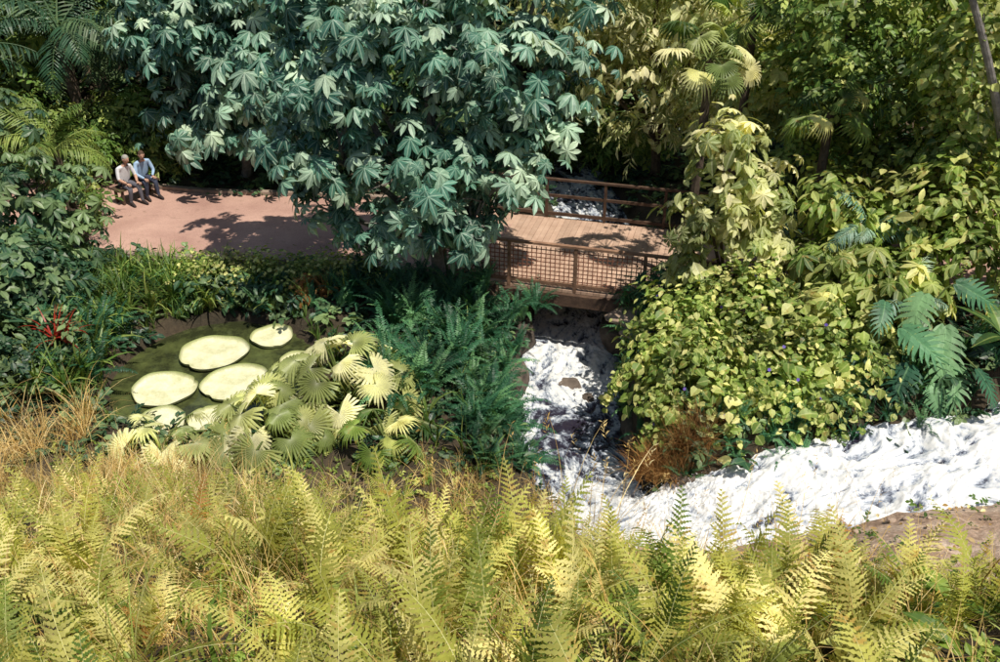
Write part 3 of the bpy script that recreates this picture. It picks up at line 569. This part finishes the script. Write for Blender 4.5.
T=Mesher();rosette(T,[tf(leaf(1.2,.32,7,.15,.5))],[(8.7,14.5,1.5)],8,.7,1.0,0,(-1.2,-.5));rosette(T,[tf(leaf(1.2,.32,7,.15,.5))],[(9.2,13.9,1.6)],6,.7,1.0,0,(-1.2,-.5));T.build('banana_plant',[L_mid])
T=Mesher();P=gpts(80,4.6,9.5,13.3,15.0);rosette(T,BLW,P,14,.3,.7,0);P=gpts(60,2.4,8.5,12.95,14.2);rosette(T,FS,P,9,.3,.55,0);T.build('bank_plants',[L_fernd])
T=Mesher();P=gpts(24,2.35,3.5,13.1,13.75,0,0,False);P[:,2]=np.maximum(P[:,2],-.6);rosette(T,BL,P,60,.35,.85,0,(-.1,.5));T.build('dry_grass_tuft',[L_rust])
# ---------------------------------------------------------------- ground cover + background mass
T=Mesher();P=np.vstack([gpts(9000,-14,13,12.8,30),gpts(5000,-22,22,26,38)]);K=len(P);R=frame(nrm(np.array([0,0,1.])+rnd_unit(K)*.5),rnd_unit(K));q=rng.random(K)
sc_=np.where(P[:,1]>28,1.9,1.)
for i in range(3):
    s_=rng.integers(0,3,K)==i;T.inst(SPG[i],P[s_]+[0,0,.08],R[s_],rng.uniform(.5,1.1,s_.sum())*sc_[s_],q[s_])
T.build('ground_cover',[L_dark])
T=Mesher();B=[]
for i in range(46):
    x=rng.uniform(-24,24);y=rng.uniform(29,37);g=float(H(np.array([x]),np.array([y]))[0]);B.append((x,y,g+rng.uniform(.5,5.5),rng.uniform(1.6,2.8),1.6,rng.uniform(1.4,2.4)))
bush(T,B[:26],SPG,5500,1.9,per=10,cr=.24,mat=0);bush(T,B[26:],SPG,4000,1.8,per=10,cr=.24,mat=1)
B=[(x,39+3*math.sin(x),7+2*math.sin(x*.7),3.5,2.5,4.5) for x in np.arange(-42,43,4.)];bush(T,B,SPG,4500,3.4,per=8,mat=0)
T.build('background_foliage',[L_dark,L_mid])
# ---------------------------------------------------------------- foreground
T=Mesher()
def ferns(n,x0,x1,y0,y1,tp,nf,s0,s1,keep=.5):
    P=gpts(n,x0,x1,y0,y1,.1);rt=(P[:,0]>.14*P[:,1]+.2);bare=(P[:,0]>.33*P[:,1])&(P[:,1]>4.8)
    pat=np.sin(P[:,0]*2.1+1.3)*np.sin(P[:,1]*2.6+P[:,0])
    k=(rng.random(len(P))<np.where(rt&(P[:,1]>4.4),keep,1.))&~(bare&(rng.random(len(P))<.9))&(pat>-.6)
    L=P[k&~(rt&(P[:,1]>4.4))];Q=P[k&rt&(P[:,1]>4.4)]
    rosette(T,tp,L,nf,s0,s1,0,(-.15,.35));rosette(T,tp,Q,max(3,nf-1),s0*.6,s1*.7,0,(-.1,.6))
ferns(110,-3.4,3.4,2.4,4.6,FH,6,.4,1.0)
ferns(115,-4.2,4.2,4.5,6.2,FH,5,.45,1.05)
ferns(120,-5,5.5,6,9.0,FM,5,.5,.9);ferns(36,-7,-1,9,11.8,FM,4,.4,.75)
P=np.array([(1.75,4.3),(1.95,4.5),(2.1,4.35),(2.0,3.9),(.35,4.6),(-.1,4.7),(.1,4.5),(-.95,4.2),(-1.1,4.4),(.55,4.7),(-1.5,4.5)]);rosette(T,FH,np.column_stack([P,H(P[:,0],P[:,1])]),6,.75,1.05,0,(-.15,.2))
P=np.array([(-.12,4.6),(.12,4.8),(.4,4.5),(-1.45,4.6),(-1.2,4.8),(-.55,4.4)]);rosette(T,[FH[0],FH[5],FH[2]],np.column_stack([P,H(P[:,0],P[:,1])]),5,1.0,1.3,0,(-.2,.1))
T.build('foreground_ferns',[L_fern])
T=Mesher()
def grass(n,x0,x1,y0,y1,tp,nf,s0,s1,tilt=(-.2,.45),mat=0,rk=.35):
    P=gpts(n,x0,x1,y0,y1,.0);rt=(P[:,0]>.2*P[:,1]+.4)&(P[:,1]>4.8);P=P[~(rt&(rng.random(len(P))>rk))]
    cl=np.sin(P[:,0]*1.7+P[:,1]*.9)+np.sin(P[:,0]*3.1-P[:,1]*2.3);P=P[(cl>-.9)|(rng.random(len(P))<.25)]
    for q,f in((P[::2],1.),(P[1::2],.72)):rosette(T,tp,q,nf,s0*f,s1*f,mat,(tilt[0],tilt[1]+.35))
grass(430,-7.5,-.2,7.5,12.3,BL,14,.3,.9);grass(480,-4.5,3,4,8,BL,11,.3,.8);grass(330,-3.2,2.6,2.6,4.4,BL,8,.25,.6)
grass(260,-1.5,1.2,8,12.8,BL,12,.3,.7);grass(160,1,7,7.5,11,BL,8,.15,.35);grass(200,-10,-7.0,10.5,14.2,BL,14,.5,1.4);grass(60,-7,-5,11,12.6,BL,12,.4,.8);grass(220,-7,2.0,6.0,12,BLS,2,.8,1.35);grass(130,-3,2.6,3.0,6,BLS,2,.5,.9)
P=gpts(12,-.3,1.5,8.5,11);rosette(T,BLS,P,2,1.5,2.1,0,(-.2,.5));P=gpts(7,3.3,5.5,9.5,11);rosette(T,BLS,P,2,1.1,1.5,0,(-.2,.6))
T.build('dry_grass',[L_straw])
T=Mesher();grass(320,-6,4.5,3,10,BL,7,.25,.7);grass(130,-7,-.5,8,13,BL+BLW[1:2],8,.3,.7);grass(120,-3.4,3.0,2.4,4.6,BLW,3,.2,.5);T.build('green_grass',[L_gblade])
T=Mesher();P=np.vstack([gpts(2300,-3.6,5,2.4,10),gpts(1600,-8,0,8,13.3),gpts(300,3,8,9,11.6)]);K=len(P);q=rng.random(K);R=frame(nrm(np.array([0,0,1.])+rnd_unit(K)*.6),rnd_unit(K))
for i in range(3):
    s_=(rng.integers(0,3,K)==i)&~((P[:,0]>.36*P[:,1])&(P[:,1]>5)&(q>.2));T.inst(SPG[i],P[s_]+[0,0,.05],R[s_],rng.uniform(.15,.42,s_.sum()),q[s_]*.8)
T.build('weeds',[L_gblade])
T=Mesher();K=350;P=gpts(K,1.5,7,5,11.3);K=len(P);R=frame(nrm(np.array([0,0,1.])+rnd_unit(K)*.4),rnd_unit(K));T.inst(OV[0],P+[0,0,.05],R,rng.uniform(.15,.4,K));T.build('fallen_leaves',[L_straw])
T=Mesher();BLF=[leaf(.3,.12,6,.3,.35,.85),leaf(.28,.1,6,.3,.5,.9)]
P=np.array([(1.25,3.3),(2.15,3.2),(2.3,3.5),(2.6,4.1),(2.4,4.8),(1.9,3.6)]);P=np.column_stack([P,H(P[:,0],P[:,1])+.22])
rosette(T,BLF,P,6,.6,1.1,0,(-.9,.1));T.build('broadleaf_seedlings',[L_gblade])
# rocks
rockm=solid('rock',(.05,.04,.035),(.2,.16,.13),3,.9,.6,rnd=.3);slabm=solid('pale_stone',(.3,.22,.17),(.55,.43,.33),3,.9,.5)
T=Mesher()
def rock(x,y,z,sx,sy,sz,mat=0,M_=None):
    bm=bmesh.new();bmesh.ops.create_icosphere(bm,subdivisions=3,radius=1);sd=random.random()*50
    V=[]
    for v in bm.verts:
        n_=mn.fractal(v.co*1.1+Vector((sd,0,0)),1,2,4);c_=v.co*(1+.35*n_);V.append((x+c_.x*sx,y+c_.y*sy,z+max(-1,min(.6,c_.z))*sz))
    T.raw(V,[[q.index for q in f.verts] for f in bm.faces],mat,random.random());bm.free()
for r in[(2.85,18.15,-.15,.6,.38,.14,1),(2.95,17.75,-.25,.4,.25,.12,1),(3.2,13.15,-.45,.3,.2,.2),(.0,15.4,-1.2,.4,.6,.35),(.2,17.4,-1.2,.4,.6,.35),(2.75,15.5,-1.3,.4,.6,.45),(2.8,19.2,-1.2,.5,.6,.6),(.3,19.3,-1.2,.5,.6,.6),(1.1,11.4,-.5,.3,.25,.2),(1.5,17.7,-1.62,.3,.22,.2),(1.9,17.2,-1.65,.22,.2,.18)]:rock(*r)
T.build('stream_rocks',[rockm,slabm],smooth=True)
T=Mesher()
for i in range(220):
    x,y=random.uniform(1.5,7),random.uniform(6.0,11.5);z=float(H(np.array([x]),np.array([y]))[0]);s=random.uniform(.015,.07)
    if not blocked(np.array([x]),np.array([y]))[0]:rock(x,y,z,s,s,s*.6)
T.build('loose_stones',[slabm],smooth=True)
# ---------------------------------------------------------------- footbridge
woodm=solid('weathered_wood',(.16,.09,.06),(.34,.2,.13),6,.8,.4,rnd=.25);latm=solid('rust_lattice',(.22,.08,.05),(.38,.17,.11),8,.8,.2);darkw=solid('dark_wood',(.05,.03,.022),(.13,.08,.055),6,.8,.4)
deckm=solid('deck_boards',(.40,.26,.19),(.58,.41,.31),3,.85,.3,rnd=.12)
E=bpy.data.objects.new('footbridge',None);bpy.context.scene.collection.objects.link(E);E.location=(2.15,20.95,0);E.rotation_euler=(0,0,R_(-15))
LB=3.1;WB=1.95
T=Mesher();n=44;w=2*LB/n
for i in range(n):T.box((-LB+w*(i+.5),0,-.02+random.uniform(-.003,.003)),(w/2-.004,WB,.035))
T.build('deck',[deckm],parent=E)
T=Mesher()
for y in(-WB-.06,0,WB+.06):T.box((0,y,-.2),(LB,.055,.14))
T.box((-LB,0,-.9),(.25,WB,.8));T.box((LB,0,-.9),(.25,WB,.8));T.build('beams',[darkw],parent=E)
def rail(y,lat,nm):
    T=Mesher()
    for i,x in enumerate(np.linspace(-LB+.1,LB-.1,5)):T.box((x,y,.5),(.035,.035,.53),mat=0)
    T.box((0,y,1.06),(LB,.045,.025),mat=0);T.box((0,y,.13),(LB,.03,.04),mat=0)
    if not lat:T.box((0,y,.62),(LB,.025,.035),mat=0)
    if lat:
        for k in np.arange(-LB+.12,LB-.1,.105):T.box((k,y-.006,.57),(.010,.005,.42),mat=1)
        for k in np.arange(.22,1.02,.1):T.box((0,y+.006,k),(LB-.1,.005,.010),mat=1)
    T.build(nm,[woodm if lat else darkw,latm],parent=E)
rail(-WB+.03,True,'near_railing');rail(WB-.03,False,'far_railing')
# ---------------------------------------------------------------- bench + people
bx,by,bang=-9.75,24.45,R_(-38)
E2=bpy.data.objects.new('park_bench',None);bpy.context.scene.collection.objects.link(E2);E2.location=(bx,by,.0);E2.rotation_euler=(0,0,bang)
T=Mesher()
for k in range(4):T.box((-.18+k*.12,0,.43),(.05,.62,.018))
T.build('seat',[darkw],parent=E2)
T=Mesher()
for y in(-.5,.5):
    T.box((.15,y,.2),(.03,.03,.21));T.box((-.16,y,.2),(.03,.03,.21));T.box((0,y,.39),(.2,.025,.02))
T.build('legs',[darkw],parent=E2)
def cloth(n,c):return solid(n,tuple(v*.85 for v in c),c,14,.8,.15)
skin=cloth('skin',(.55,.33,.24));hair_g=cloth('grey_hair',(.4,.38,.35));hair_b=cloth('brown_hair',(.1,.06,.04));shoe=cloth('shoe',(.04,.03,.03));eye=cloth('eye_dark',(.03,.02,.02));lip=cloth('lip',(.4,.16,.13))
def skinmesh(verts,edges,rad,sub=2,root=0):
    me=bpy.data.meshes.new('tmp');me.from_pydata(verts,edges,[]);ob=bpy.data.objects.new('tmp',me);bpy.context.scene.collection.objects.link(ob)
    sm_=ob.modifiers.new('s','SKIN');ob.modifiers.new('u','SUBSURF').levels=sub
    for i,r in enumerate(rad):
        sv=me.skin_vertices[0].data[i];sv.radius=(r,r) if not isinstance(r,tuple) else r;sv.use_root=(i==root)
    dg=bpy.context.evaluated_depsgraph_get();me2=bpy.data.meshes.new_from_object(ob.evaluated_get(dg));V=np.array([v.co[:] for v in me2.vertices]);F=[]
    for p_ in me2.polygons:
        q=list(p_.vertices)
        for k in range(1,len(q)-1):F.append((q[0],q[k],q[k+1]))
    bpy.data.objects.remove(ob);return V,np.array(F)
def person(loc,ang,shirt,pants,hair,lean,hy,armvar,longs):
    J={'pel':(0,0,.53),'sp':(.02+lean*.3,0,.72),'ch':(.04+lean*.75,0,.93),'nb':(.05+lean,0,1.05),'nt':(.075+lean*1.2,hy*.3,1.13)}
    names=list(J);V=[J[k] for k in names];Rr=[(.15,.125),(.15,.115),(.165,.12),(.065,.065),(.052,.052)];Eg=[(0,1),(1,2),(2,3),(3,4)];et=['S','S','S','K']
    cx=.04+lean*.8
    for sd in(1,-1):
        b=len(V);V+=[(cx,sd*.19,.985),(cx+.08,sd*.25,.73),(.36 if sd*armvar<=0 else .42,sd*.13,.63)];Rr+=[.062,.048,.032];Eg+=[(2,b),(b,b+1),(b+1,b+2)];et+=['S','S','K' if not longs else 'S']
        b=len(V);V+=[(.05,sd*.1,.53),(.47,sd*.13,.51),(.45+.05*sd,sd*.14,.12)];Rr+=[.095,.07,.045];Eg+=[(0,b),(b,b+1),(b+1,b+2)];et+=['P','P','P']
        V+=[(.66+.05*sd,sd*.16,.045)];Rr+=[.038];Eg+=[(b+2,b+3)];et+=['F']
    SV,SF=skinmesh(V,Eg,Rr,2)
    T=Mesher();fc=SV[SF].mean(1);VA=np.array(V);best=np.full(len(fc),1e9);mi=np.zeros(len(fc),int);mm={'S':1,'P':2,'K':0,'F':4}
    for(e,t) in zip(Eg,et):
        A,Bv=VA[e[0]],VA[e[1]];d=Bv-A;u=np.clip(((fc-A)@d)/(d@d),0,1);ds=np.linalg.norm(fc-(A+u[:,None]*d),axis=1);q=ds<best;best[q]=ds[q];mi[q]=mm[t]
    mi[(mi==2)&(fc[:,2]<.12)]=4
    T.raw(SV,SF);T.M[-1]=mi
    for sd in(1,-1):
        w_=np.array((.36 if sd*armvar<=0 else .42,sd*.13,.63));palm_=[w_,w_+[.04,0,-.005],w_+[.09,0,-.012]]
        HV,HF=skinmesh([tuple(q) for q in palm_],[(0,1),(1,2)],[(.028,.02),(.04,.018),(.04,.015)],1);T.raw(HV,HF,0)
        for k in range(4):
            yy=(-.03+.02*k);l=[.068,.08,.075,.058][k];b0=w_+[.08,yy,-.01];HV,HF=skinmesh([tuple(b0),tuple(b0+[l*.45,yy*.15,.004]),tuple(b0+[l*.8,yy*.2,-.014]),tuple(b0+[l,yy*.2,-.034])],[(0,1),(1,2),(2,3)],[.0095,.009,.008,.007],1);T.raw(HV,HF,0)
        b0=w_+[.03,-sd*.03,-.005];HV,HF=skinmesh([tuple(b0),tuple(b0+[.03,-sd*.025,-.005]),tuple(b0+[.06,-sd*.03,-.02])],[(0,1),(1,2)],[.012,.0105,.009],1);T.raw(HV,HF,0)
    bm=bmesh.new();bmesh.ops.create_uvsphere(bm,u_segments=28,v_segments=20,radius=1);hv=[]
    hc=np.array([.105+lean*1.3,hy*.5,1.235]);Rh=rz(hy*3)@ry(.15+lean*.6)
    for v in bm.verts:
        x,y,z=v.co;X_,Y_,Z_=x*.098,y*.076,z*.118
        if z<0:Y_*=1-.28*z*z;X_*=1-.12*z*z
        if x>0:
            X_+=.03*math.exp(-((y/.16)**2+((z+.12)/.2)**2));X_+=.006*math.exp(-((y/.3)**2+((z+.5)/.08)**2));X_-=.008*math.exp(-(((abs(y)-.38)/.16)**2+((z-.05)/.12)**2))
            X_+=.008*math.exp(-((y/.3)**2+((z+.85)/.15)**2))
        hv.append(np.array([X_,Y_,Z_])@Rh.T+hc)
    hm=[];HF=[]
    for f in bm.faces:
        c=f.calc_center_median();h=3 if(c.z>.45 and c.x<.75) or (c.z>-.25 and c.x<-.1) else 0
        if c.x>.6 and .2<abs(c.y)<.5 and -.05<c.z<.12:h=5
        if c.x>.5 and abs(c.y)<.32 and -.62<c.z<-.45:h=6
        q=[v.index for v in f.verts]
        for k in range(1,len(q)-1):HF.append((q[0],q[k],q[k+1]));hm.append(h)
    T.raw(np.array(hv),HF);T.M[-1]=np.array(hm);bm.free()
    V_,F_,_m=ICO
    for sd in(1,-1):T.raw((V_*[.02,.01,.03]+[-.005,sd*.078,-.005])@Rh.T+hc,F_,0)
    bm=bmesh.new();bmesh.ops.create_uvsphere(bm,u_segments=24,v_segments=16,radius=1);hv=[];HF=[]
    for v in bm.verts:
        x,y,z=v.co;k=1+.05*mn.noise(Vector((x*4,y*4,z*4)));hv.append((np.array([x*.104*k-.008,y*.083*k,z*.12*k+.006]))@Rh.T+hc)
    for f in bm.faces:
        c=f.calc_center_median()
        if(c.z>.42 and c.x<.7) or(c.z>-.3 and c.x<-.15):
            q=[v.index for v in f.verts]
            for k in range(1,len(q)-1):HF.append((q[0],q[k],q[k+1]))
    T.raw(np.array(hv),HF,3);bm.free()
    o_=T.build('seated_person',[skin,shirt,pants,hair,shoe,eye,lip],smooth=True);o_.location=loc;o_.rotation_euler=(0,0,ang)
ca,sa=math.cos(bang),math.sin(bang)
def bl(x,y):return(bx+x*ca-y*sa,by+x*sa+y*ca,-.01)
person(bl(-.05,-.27),bang,cloth('white_shirt',(.72,.72,.76)),cloth('grey_trousers',(.12,.12,.15)),hair_g,.10,.06,1,False)
person(bl(-.05,.27),bang-.1,cloth('blue_shirt',(.36,.52,.74)),cloth('navy_trousers',(.05,.06,.1)),hair_b,.14,-.08,-1,True)
# ---------------------------------------------------------------- light, camera
w=bpy.data.worlds.new('World');bpy.context.scene.world=w;w.use_nodes=True;nt=w.node_tree;bg=nt.nodes['Background'];sk=nt.nodes.new('ShaderNodeTexSky');sk.sky_type='NISHITA';sk.sun_disc=False
ts=Vector((.36,-.38,1.1)).normalized();sk.sun_elevation=math.asin(ts.z);sk.sun_rotation=math.atan2(ts.x,ts.y);nt.links.new(sk.outputs[0],bg.inputs[0]);bg.inputs[1].default_value=.085
sl=bpy.data.lights.new('sun','SUN');sl.energy=5;sl.angle=R_(.5);sl.color=(1,.93,.80);so=bpy.data.objects.new('sun',sl);bpy.context.scene.collection.objects.link(so);so.rotation_euler=ts.to_track_quat('Z','Y').to_euler();so.location=(5,-5,30)
cd=bpy.data.cameras.new('camera');cd.lens=35;cd.sensor_width=36;cd.clip_end=1000;co=bpy.data.objects.new('camera',cd);bpy.context.scene.collection.objects.link(co);co.location=(0,0,10);co.rotation_euler=(R_(60),0,0);bpy.context.scene.camera=co
sc=bpy.context.scene;sc.view_settings.view_transform='Standard';sc.view_settings.look='None';sc.view_settings.exposure=0
